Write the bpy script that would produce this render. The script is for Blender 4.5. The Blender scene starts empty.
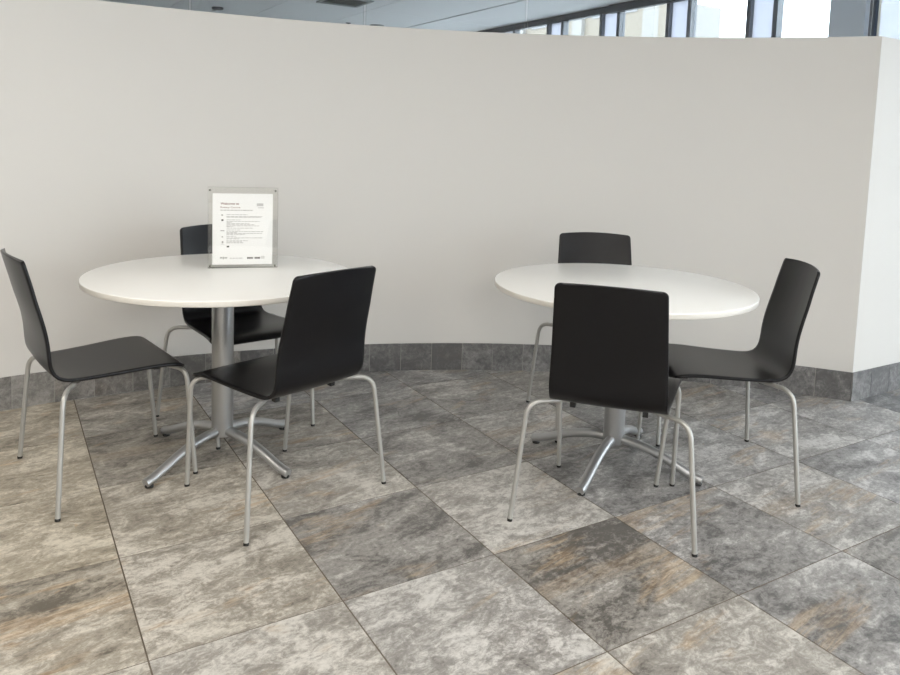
import bpy, bmesh, math, random
from mathutils import Vector, Matrix

SC = bpy.context.scene
COL = SC.collection
R = math.radians
random.seed(7)

# ------------------------------------------------------------------ helpers
def link_mesh(name, verts, faces, mats, parent=None, smooth=True, midx=None):
    me = bpy.data.meshes.new(name)
    me.from_pydata([tuple(v) for v in verts], [], [tuple(f) for f in faces])
    for m in (mats if isinstance(mats, (list, tuple)) else [mats]):
        me.materials.append(m)
    if midx:
        me.polygons.foreach_set('material_index', midx)
    me.polygons.foreach_set('use_smooth', [smooth] * len(me.polygons))
    me.update()
    o = bpy.data.objects.new(name, me)
    COL.objects.link(o)
    if parent:
        o.parent = parent
    return o


class MB:
    """Collects shapes and links them as ONE mesh object."""
    def __init__(s):
        s.v, s.f, s.m, s.sm = [], [], [], []

    def add(s, vs, fs, mi=0, smooth=True):
        b = len(s.v)
        s.v += [tuple(v) for v in vs]
        for f in fs:
            s.f.append([b + i for i in f]); s.m.append(mi); s.sm.append(smooth)

    def box(s, lo, hi, mi=0):
        x0, y0, z0 = lo; x1, y1, z1 = hi
        vs = [(x0, y0, z0), (x1, y0, z0), (x1, y1, z0), (x0, y1, z0), (x0, y0, z1), (x1, y0, z1), (x1, y1, z1), (x0, y1, z1)]
        s.add(vs, [(3, 2, 1, 0), (4, 5, 6, 7), (0, 1, 5, 4), (1, 2, 6, 5), (2, 3, 7, 6), (3, 0, 4, 7)], mi, False)

    def lathe(s, prof, c=(0, 0), n=48, mi=0, smooth=True):
        """prof: list of (r, z); closed on the axis when r == 0"""
        rows = []
        vs, fs = [], []
        for r, z in prof:
            if r < 1e-6:
                rows.append([len(vs)]); vs.append((c[0], c[1], z))
            else:
                rows.append(list(range(len(vs), len(vs) + n)))
                for k in range(n):
                    a = 2 * math.pi * k / n
                    vs.append((c[0] + r * math.cos(a), c[1] + r * math.sin(a), z))
        for A, B in zip(rows, rows[1:]):
            for k in range(n):
                k2 = (k + 1) % n
                if len(A) == 1 and len(B) == 1: continue
                if len(A) == 1: fs.append((A[0], B[k2], B[k]))
                elif len(B) == 1: fs.append((A[k], A[k2], B[0]))
                else: fs.append((A[k], A[k2], B[k2], B[k]))
        s.add(vs, fs, mi, smooth)

    def tube(s, path, rad, n=14, mi=0, caps=True, squash=1.0):
        """sweep a circle along path; rad is a number or a list"""
        P = [Vector(p) for p in path]
        rr = rad if isinstance(rad, list) else [rad] * len(P)
        T = []
        for i in range(len(P)):
            t = (P[min(i + 1, len(P) - 1)] - P[max(i - 1, 0)]).normalized(); T.append(t)
        up = Vector((0, 0, 1)) if abs(T[0].z) < .9 else Vector((1, 0, 0))
        N = (up - T[0] * up.dot(T[0])).normalized()
        vs, fs = [], []
        for i, p in enumerate(P):
            N = (N - T[i] * N.dot(T[i])).normalized()
            Bn = T[i].cross(N)
            for k in range(n):
                a = 2 * math.pi * k / n
                vs.append(p + (N * math.cos(a) * squash + Bn * math.sin(a)) * rr[i])
        for i in range(len(P) - 1):
            for k in range(n):
                k2 = (k + 1) % n
                fs.append((i * n + k, i * n + k2, (i + 1) * n + k2, (i + 1) * n + k))
        s.add(vs, fs, mi, True)
        if caps:
            s.add(vs[:n], [tuple(range(n - 1, -1, -1))], mi, False)
            s.add(vs[-n:], [tuple(range(n))], mi, False)

    def build(s, name, mats, parent=None):
        o = link_mesh(name, s.v, s.f, mats, parent, True, s.m)
        o.data.polygons.foreach_set('use_smooth', s.sm)
        return o


def fillet(pts, r, n=8):
    """polyline with its inner corners rounded"""
    P = [Vector(p) for p in pts]
    out = [P[0]]
    for a, b, c in zip(P, P[1:], P[2:]):
        u, v = (a - b).normalized(), (c - b).normalized()
        ang = u.angle(v)
        d = min(r / math.tan(ang / 2), (a - b).length * .95, (c - b).length * .95)
        p0, p1 = b + u * d, b + v * d
        for k in range(n + 1):
            t = k / n
            out.append(p0 * (1 - t) ** 2 + b * 2 * t * (1 - t) + p1 * t * t)
    out.append(P[-1])
    return out


def empty(name, loc=(0, 0, 0), rz=0.0):
    o = bpy.data.objects.new(name, None)
    o.empty_display_size = .1
    o.location = loc; o.rotation_euler = (0, 0, rz)
    COL.objects.link(o)
    return o


def tag(o, label, cat, group=None):
    o['label'] = label; o['category'] = cat
    if group: o['group'] = group
    return o


def struct(o):
    o['kind'] = 'structure'
    return o


def copy_tree(o, parent=None):
    kids = list(o.children)
    c = o.copy(); COL.objects.link(c)
    if parent: c.parent = parent
    for k in kids:
        copy_tree(k, c)
    return c

# ------------------------------------------------------------------ materials
def new_mat(name):
    m = bpy.data.materials.new(name); m.use_nodes = True
    nt = m.node_tree
    return m, nt, nt.nodes['Principled BSDF']


def simple(name, col, rough=.5, metal=0.0, spec=.5, noise=0.0, nscale=20, coat=0.0, bump=0.0):
    m, nt, b = new_mat(name)
    b.inputs['Roughness'].default_value = rough
    b.inputs['Metallic'].default_value = metal
    b.inputs['Specular IOR Level'].default_value = spec
    b.inputs['Coat Weight'].default_value = coat
    b.inputs['Base Color'].default_value = (*col, 1)
    if noise or bump:
        tc = nt.nodes.new('ShaderNodeTexCoord')
        nz = nt.nodes.new('ShaderNodeTexNoise'); nz.inputs['Scale'].default_value = nscale; nz.inputs['Detail'].default_value = 5
        nt.links.new(tc.outputs['Object'], nz.inputs['Vector'])
        if noise:
            mx = nt.nodes.new('ShaderNodeMix'); mx.data_type = 'RGBA'
            mx.inputs[6].default_value = (*[c * (1 - noise) for c in col], 1)
            mx.inputs[7].default_value = (*[min(1, c * (1 + noise)) for c in col], 1)
            nt.links.new(nz.outputs['Fac'], mx.inputs[0]); nt.links.new(mx.outputs[2], b.inputs['Base Color'])
        if bump:
            bp = nt.nodes.new('ShaderNodeBump'); bp.inputs['Strength'].default_value = bump; bp.inputs['Distance'].default_value = .002
            nt.links.new(nz.outputs['Fac'], bp.inputs['Height']); nt.links.new(bp.outputs['Normal'], b.inputs['Normal'])
    return m


def glass_mat(name, tint, ior=1.45, rough=0.0):
    m = bpy.data.materials.new(name); m.use_nodes = True
    nt = m.node_tree; nt.nodes.clear()
    out = nt.nodes.new('ShaderNodeOutputMaterial'); mix = nt.nodes.new('ShaderNodeMixShader')
    tr = nt.nodes.new('ShaderNodeBsdfTransparent'); tr.inputs[0].default_value = (*tint, 1)
    gl = nt.nodes.new('ShaderNodeBsdfGlossy'); gl.inputs['Roughness'].default_value = rough
    fr = nt.nodes.new('ShaderNodeFresnel')
    ge = nt.nodes.new('ShaderNodeNewGeometry'); mr = nt.nodes.new('ShaderNodeMapRange')     # same reflectance on entering and leaving the pane
    mr.inputs[3].default_value = ior; mr.inputs[4].default_value = 1 / ior
    nt.links.new(ge.outputs['Backfacing'], mr.inputs[0]); nt.links.new(mr.outputs[0], fr.inputs[0])
    nt.links.new(fr.outputs[0], mix.inputs[0]); nt.links.new(tr.outputs[0], mix.inputs[1]); nt.links.new(gl.outputs[0], mix.inputs[2])
    nt.links.new(mix.outputs[0], out.inputs[0])
    return m


def frosted_mat(name, col):
    """light-diffusing film on a window: daylight from outside glows through it"""
    m = bpy.data.materials.new(name); m.use_nodes = True
    nt = m.node_tree; nt.nodes.clear()
    out = nt.nodes.new('ShaderNodeOutputMaterial'); mix = nt.nodes.new('ShaderNodeMixShader'); mix.inputs[0].default_value = .3
    tr = nt.nodes.new('ShaderNodeBsdfTranslucent'); tr.inputs[0].default_value = (*col, 1)
    di = nt.nodes.new('ShaderNodeBsdfDiffuse'); di.inputs[0].default_value = (*col, 1)
    nt.links.new(tr.outputs[0], mix.inputs[1]); nt.links.new(di.outputs[0], mix.inputs[2]); nt.links.new(mix.outputs[0], out.inputs[0])
    return m


TILE_W = .509
TILE_B0 = 1.8225
def stone_mat(name, contrast=1.6, rusty=1.0):
    """porcelain tile with a cloudy slate print; tone / warm / off vary from tile to tile"""
    m, nt, b = new_mat(name)
    N, L = nt.nodes.new, nt.links.new
    def attr(n):
        a = N('ShaderNodeAttribute'); a.attribute_name = n; return a
    def math_(op, a, c=None, clamp=False):
        k = N('ShaderNodeMath'); k.operation = op; k.use_clamp = clamp
        for i, x in enumerate((a, c)):
            if x is None: continue
            if isinstance(x, (int, float)): k.inputs[i].default_value = x
            else: L(x, k.inputs[i])
        return k.outputs[0]
    def vmul(v, s):
        k = N('ShaderNodeVectorMath'); k.operation = 'MULTIPLY'; L(v, k.inputs[0]); k.inputs[1].default_value = s; return k.outputs[0]
    def noise(v, sc, det, rough=.55, dist=0.0):
        k = N('ShaderNodeTexNoise'); L(v, k.inputs['Vector'])
        k.inputs['Scale'].default_value = sc; k.inputs['Detail'].default_value = det
        k.inputs['Roughness'].default_value = rough; k.inputs['Distortion'].default_value = dist
        return k.outputs['Fac']
    def mixc(f, a, c):
        k = N('ShaderNodeMix'); k.data_type = 'RGBA'
        if isinstance(f, (int, float)): k.inputs[0].default_value = f
        else: L(f, k.inputs[0])
        for i, x in ((6, a), (7, c)):
            if isinstance(x, tuple): k.inputs[i].default_value = (*x, 1)
            else: L(x, k.inputs[i])
        return k.outputs[2]
    def ramp(f, lo, hi):
        k = N('ShaderNodeMapRange'); k.interpolation_type = 'SMOOTHSTEP'
        L(f, k.inputs[0]); k.inputs[1].default_value = lo; k.inputs[2].default_value = hi
        return k.outputs[0]
    tc = N('ShaderNodeTexCoord')
    off = attr('off'); tone = attr('tone'); warm = attr('warm'); band = attr('band')
    va = N('ShaderNodeVectorMath'); va.operation = 'ADD'; L(tc.outputs['Object'], va.inputs[0]); L(off.outputs['Vector'], va.inputs[1])
    rot = N('ShaderNodeVectorRotate'); rot.inputs['Angle'].default_value = R(-9); L(va.outputs[0], rot.inputs['Vector'])
    P = rot.outputs[0]
    Ps = vmul(P, (.9, 1.6, 1.0)); Pl = vmul(P, (.5, 2.6, 1.0)); Pm = vmul(P, (1.0, 1.45, 1))
    cloud = noise(Ps, 3.1, 3, .55, .9)
    mott = noise(Pm, 9, 9, .74, 1.1)
    fine = noise(Pm, 48, 7, .78, .6)
    flow = noise(Pl, 5.5, 7, .68, 1.3)
    s = math_('ADD', math_('MULTIPLY', cloud, .85), math_('MULTIPLY', mott, 1.15))
    s = math_('ADD', s, math_('MULTIPLY', fine, .85))
    s = math_('ADD', s, math_('MULTIPLY', flow, .45))
    s = math_('SUBTRACT', s, 1.64)
    s = math_('MULTIPLY', s, contrast)
    s = math_('ADD', s, math_('ADD', math_('MULTIPLY', tone.outputs['Fac'], .32), .5), True)
    # some prints carry a darker bed along their upper edge
    sep = N('ShaderNodeSeparateXYZ'); L(tc.outputs['Object'], sep.inputs[0])
    vv = math_('FRACT', math_('DIVIDE', math_('SUBTRACT', sep.outputs['Y'], 0.0 + TILE_B0), TILE_W))
    wob = math_('ADD', vv, math_('MULTIPLY', math_('SUBTRACT', flow, .5), .22))
    bed = math_('MULTIPLY', ramp(wob, .60, .66), band.outputs['Fac'])
    seam = math_('MULTIPLY', math_('MULTIPLY', ramp(wob, .44, .52), math_('SUBTRACT', 1.0, ramp(wob, .60, .66))), math_('ABSOLUTE', band.outputs['Fac']))
    s = math_('SUBTRACT', s, math_('MULTIPLY', bed, .33), True)
    light = mixc(warm.outputs['Fac'], (.54, .535, .528), (.60, .552, .462))
    dark = mixc(warm.outputs['Fac'], (.100, .099, .100), (.155, .133, .100))
    mid = mixc(warm.outputs['Fac'], (.262, .257, .255), (.35, .309, .242))
    c = mixc(ramp(s, .0, .5), dark, mid)
    c = mixc(ramp(s, .45, 1.0), c, light)
    # rusty drawn-out streaks and small rust flakes
    stk = ramp(noise(vmul(P, (.55, 2.0, 1)), 2.6, 4, .6, .9), .57, .66)
    lines = noise(vmul(P, (.55, 4.5, 1)), 7.5, 7, .7, 1.6)
    stk = math_('MULTIPLY', stk, ramp(lines, .36, .60))
    stk = math_('MAXIMUM', stk, math_('MULTIPLY', seam, ramp(lines, .30, .58)))
    amt = math_('MULTIPLY', math_('ADD', math_('MULTIPLY', warm.outputs['Fac'], .45), .42), rusty)
    rust = mixc(ramp(noise(vmul(P, (.6, 5.0, 1)), 10, 6, .7, 1.5), .40, .60), (.27, .175, .095), (.58, .45, .30))
    c = mixc(math_('MULTIPLY', stk, amt, True), c, rust)
    flake = ramp(noise(vmul(P, (1.1, 1.8, 1)), 5.2, 5, .6, 1.5), .69, .74)
    c = mixc(math_('MULTIPLY', flake, .55 * rusty), c, (.42, .27, .15))
    grain = N('ShaderNodeMapRange'); L(math_('ADD', math_('MULTIPLY', fine, .6), math_('MULTIPLY', mott, .4)), grain.inputs[0])
    grain.inputs[1].default_value = .3; grain.inputs[2].default_value = .7; grain.inputs[3].default_value = .80; grain.inputs[4].default_value = 1.19
    vm = N('ShaderNodeVectorMath'); vm.operation = 'SCALE'; L(c, vm.inputs[0]); L(grain.outputs[0], vm.inputs['Scale']); c = vm.outputs[0]
    L(c, b.inputs['Base Color'])
    rg = N('ShaderNodeMapRange'); L(mott, rg.inputs[0]); rg.inputs[1].default_value = .3; rg.inputs[2].default_value = .7
    rg.inputs[3].default_value = .30; rg.inputs[4].default_value = .46; L(rg.outputs[0], b.inputs['Roughness'])
    b.inputs['Specular IOR Level'].default_value = .42
    bp = N('ShaderNodeBump'); bp.inputs['Strength'].default_value = .22; bp.inputs['Distance'].default_value = .003
    L(math_('ADD', mott, math_('MULTIPLY', fine, .4)), bp.inputs['Height']); L(bp.outputs['Normal'], b.inputs['Normal'])
    return m


M = {}
M['wall'] = simple('wall paint', (.615, .602, .577), .62, spec=.3, noise=.012, nscale=2.5, bump=.03)
M['plaster'] = simple('grey wall paint', (.42, .415, .40), .7, spec=.3, noise=.02, nscale=3)
M['ceiling'] = simple('ceiling panel', (.80, .81, .82), .8, spec=.2, noise=.02, nscale=9)
M['gap'] = simple('dark joint', (.03, .03, .033), .8)
M['grout'] = simple('grout', (.15, .125, .098), .9, noise=.2, nscale=30)
M['stone'] = stone_mat('slate look porcelain')
M['skirt_stone'] = stone_mat('slate look skirting', .75, .12)
M['laminate'] = simple('white laminate', (.88, .875, .85), .28, spec=.45)
M['edgeband'] = simple('white edge band', (.76, .74, .69), .4, spec=.4)
M['shell'] = simple('dark stained plywood', (.0056, .0054, .0064), .29, spec=.27, noise=.25, nscale=60)
M['tube'] = simple('satin silver paint', (.42, .415, .395), .36, metal=.5, spec=.5)
M['base'] = simple('brushed silver', (.46, .465, .47), .38, metal=.8)
M['rubber'] = simple('black rubber', (.012, .012, .012), .55)
M['pane'] = glass_mat('clear glass', (.96, .975, .975))
M['screen'] = glass_mat('partition glass', (.95, .965, .97))
M['screen_edge'] = simple('polished glass edge', (.62, .66, .65), .25, spec=.6)
M['acrylic'] = glass_mat('acrylic', (.975, .975, .97), 1.49)
M['acrylic_edge'] = glass_mat('acrylic edge', (.62, .62, .58), 1.6, .1)
M['paper'] = simple('white paper', (.90, .91, .92), .8, spec=.2)
M['ink'] = simple('black ink', (.03, .03, .03), .7)
M['grey_ink'] = simple('grey ink', (.42, .42, .42), .8)
M['pale_ink'] = simple('pale grey ink', (.56, .56, .57), .8)
M['red_ink'] = simple('red brown ink', (.20, .075, .06), .7)
M['magnet'] = simple('steel magnet', (.22, .22, .2), .35, metal=.8)
M['frame'] = simple('grey window metal', (.115, .13, .15), .45, metal=.2)
M['header'] = simple('dark window head', (.055, .062, .075), .5, metal=.2)
M['column'] = simple('blue grey column paint', (.76, .80, .86), .6)
M['film'] = frosted_mat('pale blue window film', (.60, .615, .66))
M['film_dense'] = frosted_mat('dense pale blue window film', (.20, .26, .34))
M['vent'] = simple('grey vent', (.33, .35, .35), .6)
M['vent_dark'] = simple('vent slot', (.05, .055, .05), .7)
M['chrome'] = simple('chrome', (.7, .7, .7), .15, metal=1)
M['beige_stone'] = simple('beige cladding', (.19, .168, .137), .8, noise=.06, nscale=.6)
M['pale_stone'] = simple('pale cladding', (.215, .21, .20), .8, noise=.04, nscale=.6)
M['bldg_glass'] = simple('building window', (.17, .175, .185), .4)
M['asphalt'] = simple('paved ground', (.42, .42, .41), .9, noise=.1, nscale=1)

# ------------------------------------------------------------------ camera
PITCH, ROLL, FPX, CX, CY, EYE = R(5.584647729), R(1.920104950), 751.6628, 448.4343, 213.5121, 1.2839663
cp, sp = math.cos(PITCH), math.sin(PITCH); cr, sr = math.cos(ROLL), math.sin(ROLL)
fw = Vector((0, cp, -sp)); rt = Vector((1, 0, 0)); upv = rt.cross(fw)
r2 = rt * cr + upv * sr; u2 = upv * cr - rt * sr
cam_d = bpy.data.cameras.new('camera'); cam = bpy.data.objects.new('camera', cam_d); COL.objects.link(cam)
cam.matrix_world = Matrix(((r2.x, u2.x, -fw.x, 0), (r2.y, u2.y, -fw.y, 0), (r2.z, u2.z, -fw.z, EYE), (0, 0, 0, 1)))
cam_d.sensor_fit = 'HORIZONTAL'; cam_d.sensor_width = 36; cam_d.lens = FPX / 900 * 36
cam_d.shift_x = (450 - CX) / 900; cam_d.shift_y = -(337.5 - CY) / 900
cam_d.clip_start = .05; cam_d.clip_end = 300
SC.camera = cam

# ------------------------------------------------------------------ building grid (a along the tile rows, b across)
YAW = R(31.10063383); CA, SA = math.cos(YAW), math.sin(YAW)
def G(a, b, z=0.0):
    return Vector((a * CA - b * SA, a * SA + b * CA, z))
TILE = .509
O_AL = (-1.12834266, 1.4478301)                                    # a tile corner, in room coordinates
A0 = O_AL[0] * CA + O_AL[1] * SA; B0 = -O_AL[0] * SA + O_AL[1] * CA
AMIN, AMAX, BMIN, BMAX, HC = -4.6, 7.09, -7.6, 14.2, 3.13

# floor: one object, its tiles separated by real sunk grout lines
TONE = {(1, 0): (.55, .62), (2, 0): (-.55, .25), (3, 0): (.55, .32), (4, 0): (-.45, .08), (5, 0): (.0, .08), (6, 0): (.3, .1), (7, 0): (.15, .1), (9, 0): (-.9, 0), (9, 1): (-.7, 0),  # tone and warmth pairs; warmth on the left includes painted-in lamplight
        (0, 0): (.35, .75), (0, 1): (.35, 1.0), (1, 1): (.2, .72), (2, 1): (.35, .45), (3, 1): (-.5, .2), (4, 1): (.1, .2), (5, 1): (-.3, .1),
        (0, 2): (.25, 1.0), (1, 2): (-.35, .55), (2, 2): (-.35, .4), (3, 2): (-.45, .1), (4, 2): (-.1, .2), (0, 3): (.2, .9), (1, 3): (.0, .5),  # darker tile under the left table has its shade put into the tone
        (3, -1): (-.45, .35), (2, -1): (.35, .25), (1, -1): (.5, .4), (4, -1): (-.2, .1), (4, -2): (-.15, .1), (5, -1): (.05, .18), (5, -2): (.0, .2),
        (6, -1): (-.25, 0), (6, -2): (.2, 0), (3, -2): (.1, .4), (2, -2): (.2, .4), (7, -1): (.1, 0), (7, 1): (-.2, 0), (8, 1): (-.8, 0), (8, 0): (-.75, 0), (8, 2): (-.7, 0), (7, 2): (-.3, 0), (0, -1): (.4, .6), (-1, 0): (.3, .8), (-1, 1): (.3, .9)}
BAND = {(0, 0): .85, (3, -1): .5, (5, -2): .6, (1, 2): .4, (4, 1): -.6, (5, -1): -.5}
fb = MB(); ft, fw_, fo, fbd = [], [], [], []
g = .0026
for i in range(int((AMIN - A0) / TILE) - 1, int((AMAX - A0) / TILE) + 1):
    for j in range(int((BMIN - B0) / TILE) - 1, int((BMAX - B0) / TILE) + 1):
        x0, y0 = A0 + i * TILE, B0 + j * TILE
        x1, y1 = min(x0 + TILE, AMAX), y0 + TILE
        rnd = random.Random(i * 131 + j * 17 + 5)
        tn, wm = TONE.get((i, j), (rnd.uniform(-.45, .45), rnd.uniform(0, .35)))
        of = (rnd.uniform(-40, 40), rnd.uniform(-40, 40), rnd.uniform(-40, 40))
        t = [(x0 + g, y0 + g, 0), (x1 - g, y0 + g, 0), (x1 - g, y1 - g, 0), (x0 + g, y1 - g, 0)]
        e = .0012
        l = [(x0 + g - e, y0 + g - e, -.004), (x1 - g + e, y0 + g - e, -.004), (x1 - g + e, y1 - g + e, -.004), (x0 + g - e, y1 - g + e, -.004)]
        fb.add(t + l, [(0, 1, 2, 3)] + [(k, k + 4, (k + 1) % 4 + 4, (k + 1) % 4) for k in range(4)], 0, False)
        ft += [tn] * 5; fw_ += [wm] * 5; fbd += [BAND.get((i, j), 0.0)] * 5
        for _ in range(5): fo += of
fb.add([(AMIN, BMIN, -.0016), (AMAX, BMIN, -.0016), (AMAX, BMAX, -.0016), (AMIN, BMAX, -.0016)], [(0, 1, 2, 3)], 1, False)
ft.append(0); fw_.append(0); fbd.append(0); fo += (0, 0, 0)
floor = struct(fb.build('floor', [M['stone'], M['grout']])); floor.rotation_euler[2] = YAW
def face_attr(o, name, kind, vals):
    a = o.data.attributes.new(name, kind, 'FACE')
    a.data.foreach_set('vector' if kind == 'FLOAT_VECTOR' else 'value', vals)
face_attr(floor, 'tone', 'FLOAT', ft); face_attr(floor, 'warm', 'FLOAT', fw_); face_attr(floor, 'band', 'FLOAT', fbd); face_attr(floor, 'off', 'FLOAT_VECTOR', fo)

# curved half-height partition
WC = (.5069492, .10573665); WR = 4.048; WH = 1.871; WT = .12
TH0, TH1 = R(66.4), R(136)
def arc(r, th, z): return (WC[0] + r * math.cos(th), WC[1] + r * math.sin(th), z)
corner = Vector(arc(WR, TH0, 0)); rdir = Vector((CA, SA, 0)).normalized(); rnor = Vector((rdir.y, -rdir.x, 0))   # return wall
tail_dir = Vector((-math.sin(TH1), math.cos(TH1), 0))
RLEN = 2.6
# outline of the wall front, walked from the tail to the end of the return
front = []
end_tail = Vector(arc(WR, TH1, 0))
front.append((end_tail + tail_dir * 1.6, Vector((-math.cos(TH1), -math.sin(TH1), 0))))
n_arc = 96
for k in range(n_arc + 1):
    th = TH1 + (TH0 - TH1) * k / n_arc
    front.append((Vector(arc(WR, th, 0)), Vector((-math.cos(th), -math.sin(th), 0))))
def wall_strip(pts, z0, z1, out0, out1, rad=.004):
    """a wall of the given plan points: out0/out1 are the front/back offsets along the outward normal"""
    prof = [(out0, z0), (out0, z1 - rad), (out0 - rad * .3, z1 - rad * .3), (out0 - rad, z1), (out1 + rad, z1), (out1 + rad * .3, z1 - rad * .3), (out1, z1 - rad), (out1, z0)]
    vs, fs = [], []
    n = len(prof)
    for p, nn in pts:
        for o, z in prof: vs.append((p.x + nn.x * o, p.y + nn.y * o, z))
    for i in range(len(pts) - 1):
        for k in range(n - 1):
            fs.append((i * n + k, i * n + k + 1, (i + 1) * n + k + 1, (i + 1) * n + k))
    fs.append(tuple(range(n - 1, -1, -1))); b = (len(pts) - 1) * n; fs.append(tuple(range(b, b + n)))
    return vs, fs
mb = MB(); mb.add(*wall_strip(front, 0, WH, 0, -WT), 0, True)
wall_back = struct(mb.build('wall_back', M['wall']))
md = wall_back.modifiers.new('edge', 'EDGE_SPLIT'); md.split_angle = R(40)
# return wall running away from the corner
cback = corner + Vector((math.cos(TH0), math.sin(TH0), 0)) * .0
ret = [(corner, rnor), (corner + rdir * RLEN, rnor)]
mb = MB(); mb.add(*wall_strip(ret, 0, WH, 0, -WT), 0, True)
wall_right = struct(mb.build('wall_right', M['wall']))
md = wall_right.modifiers.new('edge', 'EDGE_SPLIT'); md.split_angle = R(40)

# tiled skirting along both walls: separate tile pieces with grout between
def skirting(name, segs):
    b = MB(); tn, wm, of = [], [], []
    for (pts, tone, warm) in segs:
        vs, fs = wall_strip(pts, 0, .152, .009, .0005, .0012)
        b.add(vs, fs, 0, False)
        rnd = random.Random(int(pts[0][0].x * 1000) + 3)
        tn += [tone] * len(fs); wm += [warm] * len(fs)
        o = (rnd.uniform(-40, 40), rnd.uniform(-40, 40), rnd.uniform(-40, 40))
        for _ in fs: of += o
    n0 = len(b.f)
    allp = [p for s_ in segs for p in s_[0]]
    vs, fs = wall_strip(allp, 0, .1505, .0072, .0003, .001); b.add(vs, fs, 1, False)
    k = len(b.f) - n0; tn += [0] * k; wm += [0] * k; of += [0] * 3 * k
    o = struct(b.build(name, [M['skirt_stone'], M['skirt_grout']]))
    face_attr(o, 'tone', 'FLOAT', tn); face_attr(o, 'warm', 'FLOAT', wm); face_attr(o, 'off', 'FLOAT_VECTOR', of)
    return o
M['skirt_grout'] = simple('pale grout', (.30, .29, .27), .9)
segs = []
step = R(2.445); th = TH0
tones = [-.55, -.15, -.5, -.35, -.55, -.2, -.5, -.2, -.45, -.25, -.35, -.3, -.95, -.9, -.45, -.3, -.5, -.35, -.5, -.4, -.55, -.5, -.45, -.1, .1, -.15, -.3, .0, -.2, -.3]
k = 0
while th < TH1:
    t0, t1 = th + R(.018), min(th + step, TH1) - R(.018)
    pts = [(Vector(arc(WR, t1 + (t0 - t1) * m_ / 4, 0)), Vector((-math.cos(t1 + (t0 - t1) * m_ / 4), -math.sin(t1 + (t0 - t1) * m_ / 4), 0))) for m_ in range(5)]
    segs.append((pts, tones[k % len(tones)] - .62, .22 if k > 18 else .05)); th += step; k += 1
segs.reverse()
skirting('baseboard_back', segs)
segs = []; d = -.008; k = 0
while d < RLEN:
    segs.append(([(corner + rdir * (d + .0013), rnor), (corner + rdir * (min(d + .172, RLEN) - .0013), rnor)], [-1.1, -1.4, -1.2, -1.0][k % 4], 0)); d += .172; k += 1
skirting('baseboard_right', segs)

# frameless glass panels standing on the partition
GTOP = 2.72
def glass_panel(name, p0, p1, steps, fn, label):
    vs, fs, mi = [], [], []
    for k in range(steps + 1):
        t = p0 + (p1 - p0) * k / steps
        a, bq = fn(t)
        vs += [(*a, WH), (*a, GTOP), (*bq, GTOP), (*bq, WH)]
    for k in range(steps):
        i = k * 4
        fs += [(i, i + 1, i + 5, i + 4), (i + 1, i + 2, i + 6, i + 5), (i + 2, i + 3, i + 7, i + 6), (i + 3, i, i + 4, i + 7)]; mi += [0, 1, 0, 1]
    e = steps * 4
    fs += [(3, 2, 1, 0), (e, e + 1, e + 2, e + 3)]; mi += [1, 1]
    o = link_mesh(name, vs, fs, [M['screen'], M['screen_edge']], None, True, mi)
    md = o.modifiers.new('edge', 'EDGE_SPLIT'); md.split_angle = R(40)
    tag(o, label, 'glass panel', 'glass panels on top of the partition')
    return o
def arc_fn(th):
    r0, r1 = WR + .045, WR + .057
    return (arc(r0, th, 0)[:2], arc(r1, th, 0)[:2])
JO = [66.97 + 12.325 * k for k in range(6)]
LB = ['clear frameless glass panel above the wall beside the corner, before the window column',
      'clear frameless glass panel above the wall, in front of the beige building windows',
      'clear frameless glass panel above the wall behind the bare table, under long ceiling slot',
      'clear frameless glass panel above the wall, below the square ceiling vent',
      'clear frameless glass panel above the wall at the dark end, past the sign']
gap = .09
for k in range(5):
    glass_panel('glass_panel', R(JO[k] + gap), R(JO[k + 1] - gap), 14, arc_fn, LB[k])
gp0 = Vector(arc(WR + .051, R(JO[0] - .35), 0))
def ret_fn(s_):
    p = gp0 + rdir * s_
    return ((p - rnor * -.006)[:2], (p - rnor * .006)[:2])
glass_panel('glass_panel', 0.0, 1.6, 2, ret_fn, 'clear frameless glass panel on the return wall, angled away from the corner')

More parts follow.
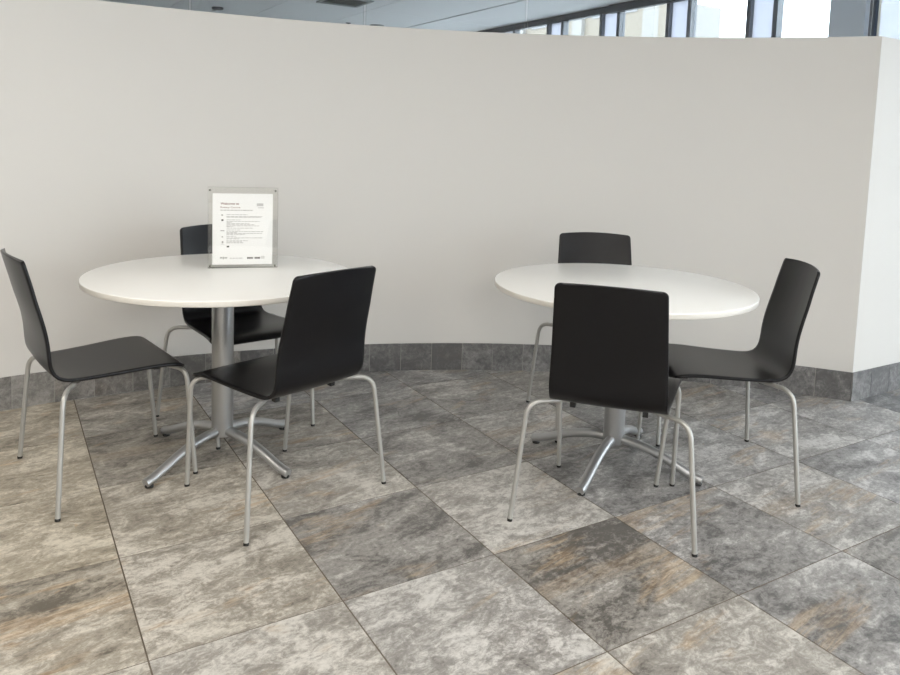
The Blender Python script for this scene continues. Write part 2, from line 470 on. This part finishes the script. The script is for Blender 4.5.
# outer room: window wall, other walls, ceiling
def grid_obj(name, b, mats, parent=None):
    o = b.build(name, mats, parent)
    if parent is None: o.rotation_euler[2] = YAW
    return o
units = [4.335, 5.34, 6.50, 7.69, 8.84, 10.03, 11.2, 12.37, 13.5]
units = [4.335 - 1.17 * k for k in range(10, 0, -1)] + units
HEAD = 3.045
wn = 0
for k in range(len(units) - 1):
    u0, u1 = units[k], units[k + 1]
    wn += 1
    solid = abs(u0 - 4.335) < .01
    h0 = .175 if solid else .14
    h1 = .175 if abs(u1 - 4.335) < .01 else .14
    b = MB()
    b.box((AMAX - .03, u0 + h0, 0), (AMAX + .05, u1 - h1, .12))                      # sill rail
    b.box((AMAX - .03, u0 + h0, HEAD), (AMAX + .05, u1 - h1, HC - .001))                  # head rail
    b.box((AMAX - .05, u1 - h1 - .055, .12), (AMAX + .05, u1 - h1, HEAD))                # mullions
    b.box((AMAX - .05, u0 + h0, .12), (AMAX + .05, u0 + h0 + .05, HEAD))
    w = struct(grid_obj('window_%d' % wn, b, M['frame']))
    b = MB(); b.box((AMAX + .005, u0 + h0 + .05, .12), (AMAX + .015, u1 - h1 - .055, HEAD))
    frost = k < len(units) and (u0 < 4.3 and u0 > 2.0)
    grid_obj('pane', b, M['film_dense'] if frost else M['pane'], w)
    b = MB()
    if solid:
        b.box((AMAX - .12, u0 - .175, 0), (AMAX + .06, u0 + .175, HC - .001))
        c = struct(grid_obj('trim_1', b, M['column']))
    else:
        b.box((AMAX - .03, u0 - .14, HEAD), (AMAX + .05, u0 + .14, HC - .001)); b.box((AMAX - .03, u0 - .14, 0), (AMAX + .05, u0 + .14, .12))
        wn += 1
        s_ = struct(grid_obj('window_%d' % wn, b, M['frame']))
        b = MB(); b.box((AMAX + .005, u0 - .14, .12), (AMAX + .015, u0 + .14, HEAD)); grid_obj('pane', b, M['film'], s_)
b = MB(); b.box((AMAX - .10, units[0] - .2, HC - .105), (AMAX - .031, 7.66, HC - .0015))
struct(grid_obj('trim_2', b, M['header']))
b = MB(); b.box((AMAX - .06, 7.661, HC - .09), (AMAX - .031, 13.6, HC - .0015))
struct(grid_obj('trim_3', b, M['header']))

def slab(name, lo, hi, mat):
    b = MB(); b.box(lo, hi); return struct(grid_obj(name, b, mat))
slab('wall_end', (AMAX - .03, 13.36, 0), (AMAX + .05, BMAX, HC), M['column'])
slab('wall_left', (AMIN - .15, BMIN, 0), (AMIN, BMAX, HC), M['plaster'])
# unseen window bays behind the viewer, added to bring frontal daylight onto the wall
fa = [2.41 + 1.17 * k for k in range(4)]
slab('wall_front', (AMIN - .15, BMIN - .15, 0), (fa[0], BMIN, HC), M['plaster'])
for k in range(len(fa)):
    x0 = fa[k]; x1 = fa[k + 1] if k + 1 < len(fa) else AMAX - .031
    wn += 1
    b = MB()
    b.box((x0, BMIN - .1, 0), (x1, BMIN, .12)); b.box((x0, BMIN - .1, HEAD), (x1, BMIN, HC - .001)); b.box((x0, BMIN - .1, .12), (x0 + .06, BMIN, HEAD))
    w = struct(grid_obj('window_%d' % wn, b, M['frame']))
    b = MB(); b.box((x0 + .06, BMIN - .055, .12), (x1, BMIN - .045, HEAD)); grid_obj('pane', b, M['pane'], w)
slab('wall_far', (AMIN - .15, BMAX, 0), (AMAX + .05, BMAX + .15, HC), M['plaster'])

# ceiling of large panels; joints run towards the far wall
b = MB()
b.box((AMIN, BMIN, HC + .02), (AMAX + .05, BMAX, HC + .12), 1)
aj = [AMIN] + [2.29 + 1.2155 * k - 1.2155 * 6 for k in range(1, 10)]
aj = sorted(set([round(x, 3) for x in aj if AMIN <= x < AMAX - .3])) + [AMAX - .0]
bj = [BMIN] + [10.27 - 2.44 * k for k in range(7, -1, -1)] + [10.27 + 2.44, BMAX]
for i in range(len(aj) - 1):
    for j in range(len(bj) - 1):
        g0 = .005; gl = .022 if abs(aj[i] - 5.937) < .02 else .006; gr = .022 if abs(aj[i + 1] - 5.937) < .02 else .006
        b.box((aj[i] + gl, bj[j] + g0, HC), (aj[i + 1] - gr, bj[j + 1] - g0, HC + .02), 0)
ceiling = struct(grid_obj('ceiling', b, [M['ceiling'], M['gap']]))

# vent and small fittings on the ceiling
v = empty('ceiling_vent', G(4.14, 9.80, HC), YAW)
tag(v, 'square grey slatted air vent in the ceiling beyond the partition', 'vent')
b = MB()
for s_ in ((-.30, -.30, .30, -.26), (-.30, .26, .30, .30), (-.30, -.26, -.26, .26), (.26, -.26, .30, .26)):
    b.box((s_[0], s_[1], -.018), (s_[2], s_[3], -.0005))
b.build('frame', M['vent'], v)
b = MB(); b.box((-.26, -.26, -.004), (.26, .26, -.0008)); b.build('backing', M['vent_dark'], v)
b = MB()
for k in range(5):
    y = -.2 + .1 * k; b.add([(-.26, y - .03, -.016), (.26, y - .03, -.016), (.26, y + .02, -.006), (-.26, y + .02, -.006), (-.26, y - .03, -.014), (.26, y - .03, -.014), (.26, y + .02, -.004), (-.26, y + .02, -.004)],
        [(0, 1, 2, 3), (7, 6, 5, 4), (0, 4, 5, 1), (1, 5, 6, 2), (2, 6, 7, 3), (3, 7, 4, 0)], 0, False)
b.build('slat', M['vent'], v)
s_ = empty('ceiling_sensor', G(2.87, 11.6, HC)); tag(s_, 'small ceiling sensor with bright chrome spot, over the dark end of the partition', 'ceiling sensor')
b = MB(); b.lathe([(0, -.0005), (.085, -.0005), (.085, -.02), (.07, -.03), (0, -.03)], n=24); b.build('body', M['header'], s_)
b = MB(); b.lathe([(.0, -.05), (.03, -.045), (.035, -.031), (0, -.031)], (-.06, .02), n=16); b.build('lens', M['chrome'], s_)
s_ = empty('ceiling_sprinkler', G(4.97, 11.6, HC)); tag(s_, 'tiny dark sprinkler head just above the partition, below the vent', 'sprinkler')
b = MB(); b.lathe([(0, -.0005), (.045, -.0005), (.04, -.01), (.015, -.012), (.015, -.045), (.03, -.05), (0, -.055)], n=20); b.build('head', M['header'], s_)
s_ = empty('ceiling_speaker', G(5.44, 11.5, HC)); tag(s_, 'flat round dark ceiling disc just above the partition, beside the sprinkler', 'ceiling speaker')
b = MB(); b.lathe([(0, -.0005), (.12, -.0005), (.115, -.02), (.09, -.03), (0, -.032)], n=28); b.build('disc', M['vent'], s_)

# ------------------------------------------------------------------ outside: pale buildings across the street, paved ground
gr = MB(); gr.box((AMIN - 30, -40, -.35), (80, 90, -.3)); struct(grid_obj('ground', gr, M['asphalt']))
def building(name, a0, b0, b1, h, depth, mat, label, nb, floors, pil):
    e = empty(name, G(a0, (b0 + b1) / 2, -.3), YAW); tag(e, label, 'building')
    L_ = b1 - b0
    m = MB(); m.box((0, -L_ / 2, 0), (depth, L_ / 2, h)); m.build('wall', mat, e)
    wb = L_ / nb; fh = h / floors
    for f in range(floors):
        for k in range(nb):
            m = MB()
            y0 = -L_ / 2 + k * wb + pil / 2
            m.box((-.05, y0, f * fh + fh * .42), (.02, y0 + wb - pil, f * fh + fh * .62))
            m.build('window', M['bldg_glass'], e)
    for k in range(nb + 1):
        m = MB()
        y = -L_ / 2 + k * wb; m.box((-.25, y - pil * .2, 0), (.02, y + pil * .2, h))
        m.build('pilaster', M['pale_stone'], e)
    m = MB(); m.box((0, -L_ / 2, h), (depth, L_ / 2, h + .25)); m.build('parapet', M['pale_stone'], e)
    return e
building('office_building', 30, 29.5, 70, 22, 3, M['beige_stone'], 'tall pale beige building with window bands across the street', 7, 6, 2.2)
building('annex_building', 33.4, 30, 38, 9.4, 2.6, M['pale_stone'], 'low pale block beside the tall beige building', 1, 1, 1.0)

# ------------------------------------------------------------------ chair
T_SH = .011
EDGE_PROF = [  # (y, z) of the front / upper face along the side edge, from top of the back to the front lip
    (-.056, .846), (-.046, .808), (-.034, .762), (-.022, .71), (-.009, .66), (.003, .608), (.0105, .56), (.0135, .52),
    (.0165, .49), (.0235, .466), (.037, .448), (.058, .438), (.085, .4345), (.13, .4345), (.20, .4365), (.27, .440), (.33, .4430), (.38, .4435),
    (.415, .4412), (.438, .436), (.452, .427), (.460, .417)]
def catmull(P, per):
    out = []
    for i in range(len(P) - 1):
        p0, p1, p2, p3 = P[max(i - 1, 0)], P[i], P[i + 1], P[min(i + 2, len(P) - 1)]
        for k in range(per):
            t = k / per
            out.append(tuple(.5 * (2 * b_ + (c_ - a_) * t + (2 * a_ - 5 * b_ + 4 * c_ - d_) * t * t + (3 * b_ - a_ - 3 * c_ + d_) * t ** 3) for a_, b_, c_, d_ in zip(p0, p1, p2, p3)))
    out.append(P[-1]); return out
def shell_rows():
    P = catmull(EDGE_PROF, 3)
    S = [0.0]
    for a, c in zip(P, P[1:]): S.append(S[-1] + math.dist(a, c))
    tot = S[-1]
    def at(s_):
        s_ = max(0, min(tot, s_))
        for i in range(len(S) - 1):
            if s_ <= S[i + 1] or i == len(S) - 2:
                t = (s_ - S[i]) / (S[i + 1] - S[i]); return tuple(a + (c - a) * t for a, c in zip(P[i], P[i + 1]))
    rt_, rf = .016, .045
    ss = [0, .0012] + [rt_ * (1 - math.cos(math.pi / 2 * k / 6)) for k in range(1, 7)]
    ss = sorted(set(ss))
    s_ = rt_ + .02
    endf = tot - rf
    while s_ < endf - .008: ss.append(s_); s_ += .014
    ss += [tot - rf * (1 - math.cos(math.pi / 2 * k / 8)) for k in range(8, 0, -1)] + [tot - .0012, tot]
    rows = []
    bend = .425                                          # arc length where the back turns into the seat (approx.)
    for s_ in ss:
        y, z = at(s_)
        y2, z2 = at(s_ + .004); y1, z1 = at(s_ - .004)
        tl = math.hypot(y2 - y1, z2 - z1); ty, tz = (y2 - y1) / tl, (z2 - z1) / tl
        ny, nz = -tz, ty                                 # towards the sitter / upwards
        if z > .5 and y < .1: w = .1742 + (.846 - z) * .045
        else: w = .1898 + max(0, y - .03) * .097
        d0, d1 = s_, tot - s_
        if d0 < rt_: w -= rt_ - math.sqrt(max(0, rt_ ** 2 - (rt_ - d0) ** 2))
        if d1 < rf: w -= rf - math.sqrt(max(0, rf ** 2 - (rf - d1) ** 2))
        k = max(0, min(1, 1 - (s_ - .05) / .40)); k = k * k * (3 - 2 * k)
        conc = .004 + .016 * k                         # hollow of the backrest
        crown = .012 * max(0, 1 - s_ / .10)            # arched top edge
        if s_ > .46: conc = .004 * max(0, 1 - (s_ - .46) / .35)
        rows.append((s_, y, z, ny, nz, ty, tz, w, conc, crown))
    return rows
def build_shell(parent):
    rows = shell_rows(); NU = 22; e = .0016
    loops = []
    for (s_, y, z, ny, nz, ty, tz, w, conc, crown) in rows:
        top, bot = [], []
        us = [math.sin(math.pi / 2 * (2 * k / NU - 1)) * .35 + (2 * k / NU - 1) * .65 for k in range(NU + 1)]
        for u in us:
            h = 1 - u * u
            py = y - ny * conc * h - ty * crown * h; pz = z - nz * conc * h - tz * crown * h
            x = u * (w - e)
            top.append(Vector((x, py, pz)))
            bot.append(Vector((x, py - ny * T_SH, pz - nz * T_SH)))
        nrm = Vector((0, ny, nz))
        r0 = top[-1] + Vector((e, 0, 0)) - nrm * e; r1 = bot[-1] + Vector((e, 0, 0)) + nrm * e
        l0 = top[0] - Vector((e, 0, 0)) - nrm * e; l1 = bot[0] - Vector((e, 0, 0)) + nrm * e
        loops.append(top + [r0, r1] + bot[::-1] + [l1, l0])
    n = len(loops[0])
    verts = [v for l in loops for v in l]; faces = []; row_of = []
    for i in range(len(loops) - 1):
        for k in range(n):
            k2 = (k + 1) % n
            faces.append((i * n + k, (i + 1) * n + k, (i + 1) * n + k2, i * n + k2)); row_of.append(i)
    def cap(b, flip, row):
        m = NU + 1
        quads = [(b + k, b + k + 1, b + m + 2 + (m - 1 - (k + 1)), b + m + 2 + (m - 1 - k)) for k in range(NU)]
        quads += [(b + m - 1, b + m, b + m + 1, b + m + 2), (b + n - 1, b, b + 2 * m + 1, b + n - 2)]
        for q_ in quads: faces.append(q_ if flip else q_[::-1]); row_of.append(row)
    cap(0, True, 0); cap((len(loops) - 1) * n, False, len(loops) - 2)
    # normals of the whole shell, kept when it is divided into backrest and seat
    bm = bmesh.new(); bv = [bm.verts.new(v) for v in verts]; bm.verts.ensure_lookup_table()
    for f in faces: bm.faces.new([bv[i] for i in f])
    bmesh.ops.recalc_face_normals(bm, faces=bm.faces[:]); bm.normal_update()
    vn = [v.normal.copy() for v in bm.verts]; order = [[v.index for v in f.verts] for f in bm.faces]
    bm.verts.index_update(); order = [[v.index for v in f.verts] for f in bm.faces]; bm.free()
    split = min(range(len(rows)), key=lambda i: abs(rows[i][1] - .05) + (10 if rows[i][2] > .5 else 0))
    out = []
    for name, sel in (('backrest', [f for f, r_ in zip(order, row_of) if r_ < split]), ('seat', [f for f, r_ in zip(order, row_of) if r_ >= split])):
        used = sorted({i for f in sel for i in f}); mp = {i: k for k, i in enumerate(used)}
        o = link_mesh(name, [verts[i] for i in used], [[mp[i] for i in f] for f in sel], M['shell'], parent)
        o.data.normals_split_custom_set_from_vertices([tuple(vn[i]) for i in used])
        out.append(o)
    return out
TR = .0086
def make_chair():
    root = empty('cafe_chair')
    build_shell(root)
    ZT = .4125
    for sx in (-1, 1):
        for kind in ('rear', 'front'):
            if kind == 'rear': pts = [(sx * .122, .125, ZT), (sx * .262, .032, ZT), (sx * .30, 0, .004)]; rd = .060
            else: pts = [(sx * .100, .405, ZT), (sx * .222, .455, ZT - .003), (sx * .2175, .4915, .004)]; rd = .045
            b = MB(); b.tube(fillet(pts, rd), TR); lg = b.build('leg', M['tube'], root)
            p = Vector(pts[-1]); dr = (Vector(pts[1]) - p).normalized()
            b = MB(); b.tube([p - dr * .004 + Vector((0, 0, 0)), p + dr * .005], TR * 1.04); b.build('foot_cap', M['rubber'], lg)
        b = MB(); b.tube([(sx * .122, .125, ZT), (sx * .100, .405, ZT)], TR); b.build('seat_rail', M['tube'], root)
        for y, x_ in ((.100, .120), (.385, .105)):
            b = MB(); b.box((sx * x_ - .009, y - .010, ZT - .018), (sx * x_ + .009, y + .010, .4225)); b.build('bumper', M['rubber'], root)
    b = MB(); b.tube([(-.122, .225, ZT), (.122, .225, ZT)], TR); b.build('cross_tube', M['tube'], root)
    return root
POSE = {'A': (-1.4381, 2.577, -49.96), 'B': (-1.0515, 3.4715, -140.41), 'C': (-.4032, 2.468, 49.35),
        'D': (.7263, 3.6281, -180.83), 'E': (.5292, 2.3563, -17.98), 'F': (1.3305, 2.9225, 85.4)}
CLAB = {'A': 'dark chair in side view with brownish sheen, facing the table with the sign',
        'B': 'dark chair mostly hidden behind the sign and its table, facing out from the wall',
        'C': 'black chair showing its slanted back, in front of the table that carries the sign',
        'D': 'dark chair behind the bare table, only its upper back showing above the tabletop',
        'E': 'black chair with its square back to the viewer, in front of the bare table',
        'F': 'dark grey chair in side profile, facing the bare table, closest to the wall corner'}
proto = make_chair()
for k in 'ABCDEF':
    o = proto if k == 'A' else copy_tree(proto)
    x, y, a = POSE[k]
    o.location = (x, y, 0); o.rotation_euler = (0, 0, R(a))
    tag(o, CLAB[k], 'chair', 'dark chairs around the two tables')

# ------------------------------------------------------------------ pedestal tables
TZ, TRAD = .737, .506
def make_table():
    root = empty('pedestal_table')
    b = MB()
    b.lathe([(0, TZ), (TRAD - .003, TZ), (TRAD - .0008, TZ - .0009), (TRAD, TZ - .003)], n=128, mi=0)
    b.lathe([(TRAD, TZ - .003), (TRAD, TZ - .019), (TRAD - .002, TZ - .0215), (TRAD - .005, TZ - .0225), (0, TZ - .0225)], n=128, mi=1)
    o = b.build('tabletop', [M['laminate'], M['edgeband']], root); md = o.modifiers.new('edge', 'EDGE_SPLIT'); md.split_angle = R(50)
    b = MB(); b.lathe([(0, .716), (.041, .7135), (.0425, .70), (.0425, .093), (.040, .086), (0, .084)][0:1] + [(.0418, .7), (.0418, .094), (.0395, .087), (0, .085)], n=48)
    o = b.build('column', M['base'], root); md = o.modifiers.new('edge', 'EDGE_SPLIT'); md.split_angle = R(50)
    b = MB(); b.lathe([(0, .7140), (.17, .7140), (.17, .707), (.08, .702), (0.0, .701)], n=40); b.build('mounting_plate', M['rubber'], root)
    for k in range(4):
        a = k * math.pi / 2
        prof = catmull([(.020, .108), (.06, .1055), (.11, .0995), (.165, .087), (.22, .0685), (.27, .0475), (.315, .0300), (.356, .0195)], 4)
        path = [(r_ * math.cos(a), r_ * math.sin(a), z_) for r_, z_ in prof]
        n = len(path); b = MB(); b.tube(path, [.0200 - .0018 * i / n for i in range(n - 1)] + [.0172], 20, squash=.92)
        lg = b.build('leg', M['base'], root)
        b = MB(); b.lathe([(0, .012), (.0145, .012), (.0155, .004), (.0145, 0.0), (0, 0)], (.340 * math.cos(a), .340 * math.sin(a)), n=20); b.build('glide', M['rubber'], lg)
    return root
tab = make_table()
tab.location = (-.8717, 2.8957, 0); tab.rotation_euler = (0, 0, R(-121.25))
tag(tab, 'round white pedestal table with the framed notice standing on its top', 'table', 'round white pedestal tables')
tab2 = copy_tree(tab); tab2.location = (.7004, 2.9496, 0); tab2.rotation_euler = (0, 0, R(-121.4))
tab2['label'] = 'round white pedestal table with a bare top'

# ------------------------------------------------------------------ acrylic sign holder on the first table
sgn = empty('sign_holder', (-.833, 3.037, TZ), R(16.0))
tag(sgn, 'clear acrylic sign holder with a white printed notice, standing on the round table', 'sign')
SW, SH, ST = .274, .328, .012
def plate(name, y0):
    b = MB()
    x0, x1, z0, z1 = -SW / 2, SW / 2, .0005, SH
    y1 = y0 + ST
    vs = [(x0, y0, z0), (x1, y0, z0), (x1, y1, z0), (x0, y1, z0), (x0, y0, z1), (x1, y0, z1), (x1, y1, z1), (x0, y1, z1)]
    b.add(vs, [(0, 1, 5, 4), (2, 3, 7, 6)], 0, False)
    b.add(vs, [(3, 2, 1, 0), (4, 5, 6, 7), (1, 2, 6, 5), (3, 0, 4, 7)], 1, False)
    return b.build(name, [M['acrylic'], M['acrylic_edge']], sgn)
plate('acrylic_panel', -ST - .0012); plate('acrylic_panel', .0012)
PX0, PX1, PZ0, PZ1 = -.1195, .1165, .013, .303
b = MB(); b.box((PX0, -.0004, PZ0), (PX1, .0004, PZ1)); paper = b.build('notice', M['paper'], sgn)
PW, PH = PX1 - PX0, PZ1 - PZ0
def bars(name, mat, rects):
    b = MB()
    for (u0, v0, u1, v1) in rects:
        b.box((PX0 + u0 * PW, -.00075, PZ1 - v1 * PH), (PX0 + u1 * PW, -.00045, PZ1 - v0 * PH))
    return b.build(name, mat, paper)
def text(name, s_, u, v, h, wfit, mat, bold=0.0):
    c = bpy.data.curves.new(name, 'FONT'); c.body = s_; c.size = 1.0; c.resolution_u = 3; c.offset = bold
    to = bpy.data.objects.new(name, c); COL.objects.link(to)
    dg = bpy.context.evaluated_depsgraph_get()
    me = bpy.data.meshes.new_from_object(to.evaluated_get(dg)); COL.objects.unlink(to); bpy.data.objects.remove(to)
    xs = [p.co.x for p in me.vertices]; ys = [p.co.y for p in me.vertices]
    sx = wfit * PW / (max(xs) - min(xs)); sy = h * PH / (max(ys) - min(ys))
    for p in me.vertices: p.co = ((p.co.x - min(xs)) * sx + PX0 + u * PW, -.0006, PZ1 - v * PH + (p.co.y - min(ys)) * sy)
    me.materials.append(mat)
    o = bpy.data.objects.new(name, me); COL.objects.link(o); o.parent = paper
    return o
text('heading', 'Welcome to', .130, .158, .032, .305, M['red_ink'], .022)
text('heading', 'Rotary Centre', .130, .212, .031, .325, M['red_ink'], .006)
rnd = random.Random(3)
def words_line(u0, u1, v, h=.011):
    out = []; u = u0
    while u < u1 - .01:
        w = min(rnd.uniform(.025, .07), u1 - u); out.append((u, v, u + w, v + h)); u += w + .012
    return out
bars('subheading', M['grey_ink'], words_line(.13, .67, .228, .012))
body = []
for (u1, v) in ((.58, .293), (.83, .318), (.80, .329), (.48, .366), (.78, .388), (.32, .402), (.61, .418), (.70, .434), (.77, .450), (.33, .462), (.68, .482),
                (.46, .508), (.84, .531), (.40, .545), (.82, .557), (.55, .572), (.40, .596), (.84, .620), (.45, .634), (.58, .660), (.50, .676), (.52, .690)):
    body += words_line(.23, u1, v, .0075)
bars('body_text', M['grey_ink'], body)
bars('icon', M['ink'], [(.145, .362, .180, .385), (.235, .735, .275, .757)])
bars('icon', M['grey_ink'], [(.145, .292, .172, .312), (.13, .515, .195, .528), (.15, .60, .175, .617), (.152, .668, .18, .70), (.135, .712, .195, .716)])
bars('reference_box', M['pale_ink'], [(.73, .135, .84, .175), (.75, .192, .85, .203)])
bars('logo', M['grey_ink'], [(.125, .893, .165, .914), (.17, .889, .19, .925), (.195, .896, .245, .914)])
bars('logo', M['pale_ink'], words_line(.29, .50, .905, .012))
rb = []
for (u0, u1) in ((.575, .675), (.70, .795)):
    u = u0
    while u < u1: rb.append((u, .897, min(u + .0165, u1), .921)); u += .0195
bars('logo', M['ink'], rb); bars('emblem', M['grey_ink'], [(.82, .884, .86, .889), (.82, .914, .86, .919), (.815, .884, .822, .919), (.857, .884, .864, .919), (.835, .895, .848, .908)])
for (x, z) in ((-.1285, .317), (.1265, .317), (-.1285, .010), (.1265, .010)):
    b = MB(); pr = [(0, -.0008), (.0045, -.0008), (.0045, -.0035), (0, -.0038)]
    b.lathe(pr, n=16); m_ = b.build('magnet', M['magnet'], sgn); m_.rotation_euler = (R(-90), 0, 0); m_.location = (x, -ST - .0012 - .004, z)

# ------------------------------------------------------------------ light
W = bpy.data.worlds.new('overcast sky'); SC.world = W; W.use_nodes = True
nt = W.node_tree; bg = nt.nodes['Background']
tc = nt.nodes.new('ShaderNodeTexCoord'); sx = nt.nodes.new('ShaderNodeSeparateXYZ'); mr = nt.nodes.new('ShaderNodeMapRange'); mx = nt.nodes.new('ShaderNodeMix'); mx.data_type = 'RGBA'
nt.links.new(tc.outputs['Generated'], sx.inputs[0]); nt.links.new(sx.outputs['Z'], mr.inputs[0]); mr.inputs[1].default_value = -.05; mr.inputs[2].default_value = .7
mx.inputs[6].default_value = (.925, .968, 1, 1); mx.inputs[7].default_value = (.82, .91, 1, 1)
nt.links.new(mr.outputs[0], mx.inputs[0]); nt.links.new(mx.outputs[2], bg.inputs['Color'])
bg.inputs['Strength'].default_value = 6.2

def area(name, loc, size, energy, col, rz=YAW, rot=None):
    d = bpy.data.lights.new(name, 'AREA'); d.shape = 'RECTANGLE'; d.size, d.size_y = size; d.energy = energy; d.color = col
    o = bpy.data.objects.new(name, d); COL.objects.link(o); o.location = loc
    o.rotation_euler = rot if rot else (0, 0, rz)
    return o
for x in (-3.0, -1.0, 1.0, 3.0):
    for y, e in ((.2, 1.55), (-5.8, 5.6)):  # unseen lights; far row added to even the wall from top to bottom
        warm = (1, .925, .83) if x < 0 else (1, .965, .915)
        area('ceiling_area_light', (x, y, HC - .02), (.6, 1.2), (24 if x < 0 else 19.5) * e, warm)

SC.view_settings.view_transform = 'Standard'; SC.view_settings.look = 'None'
SC.view_settings.gamma = 1; SC.view_settings.use_curve_mapping = False
SC.view_settings.exposure = 0.3
SC.cycles.use_denoising = True
SC.cycles.max_bounces = 12; SC.cycles.diffuse_bounces = 6; SC.cycles.transparent_max_bounces = 16; SC.cycles.transmission_bounces = 8
SC.cycles.sample_clamp_indirect = 6
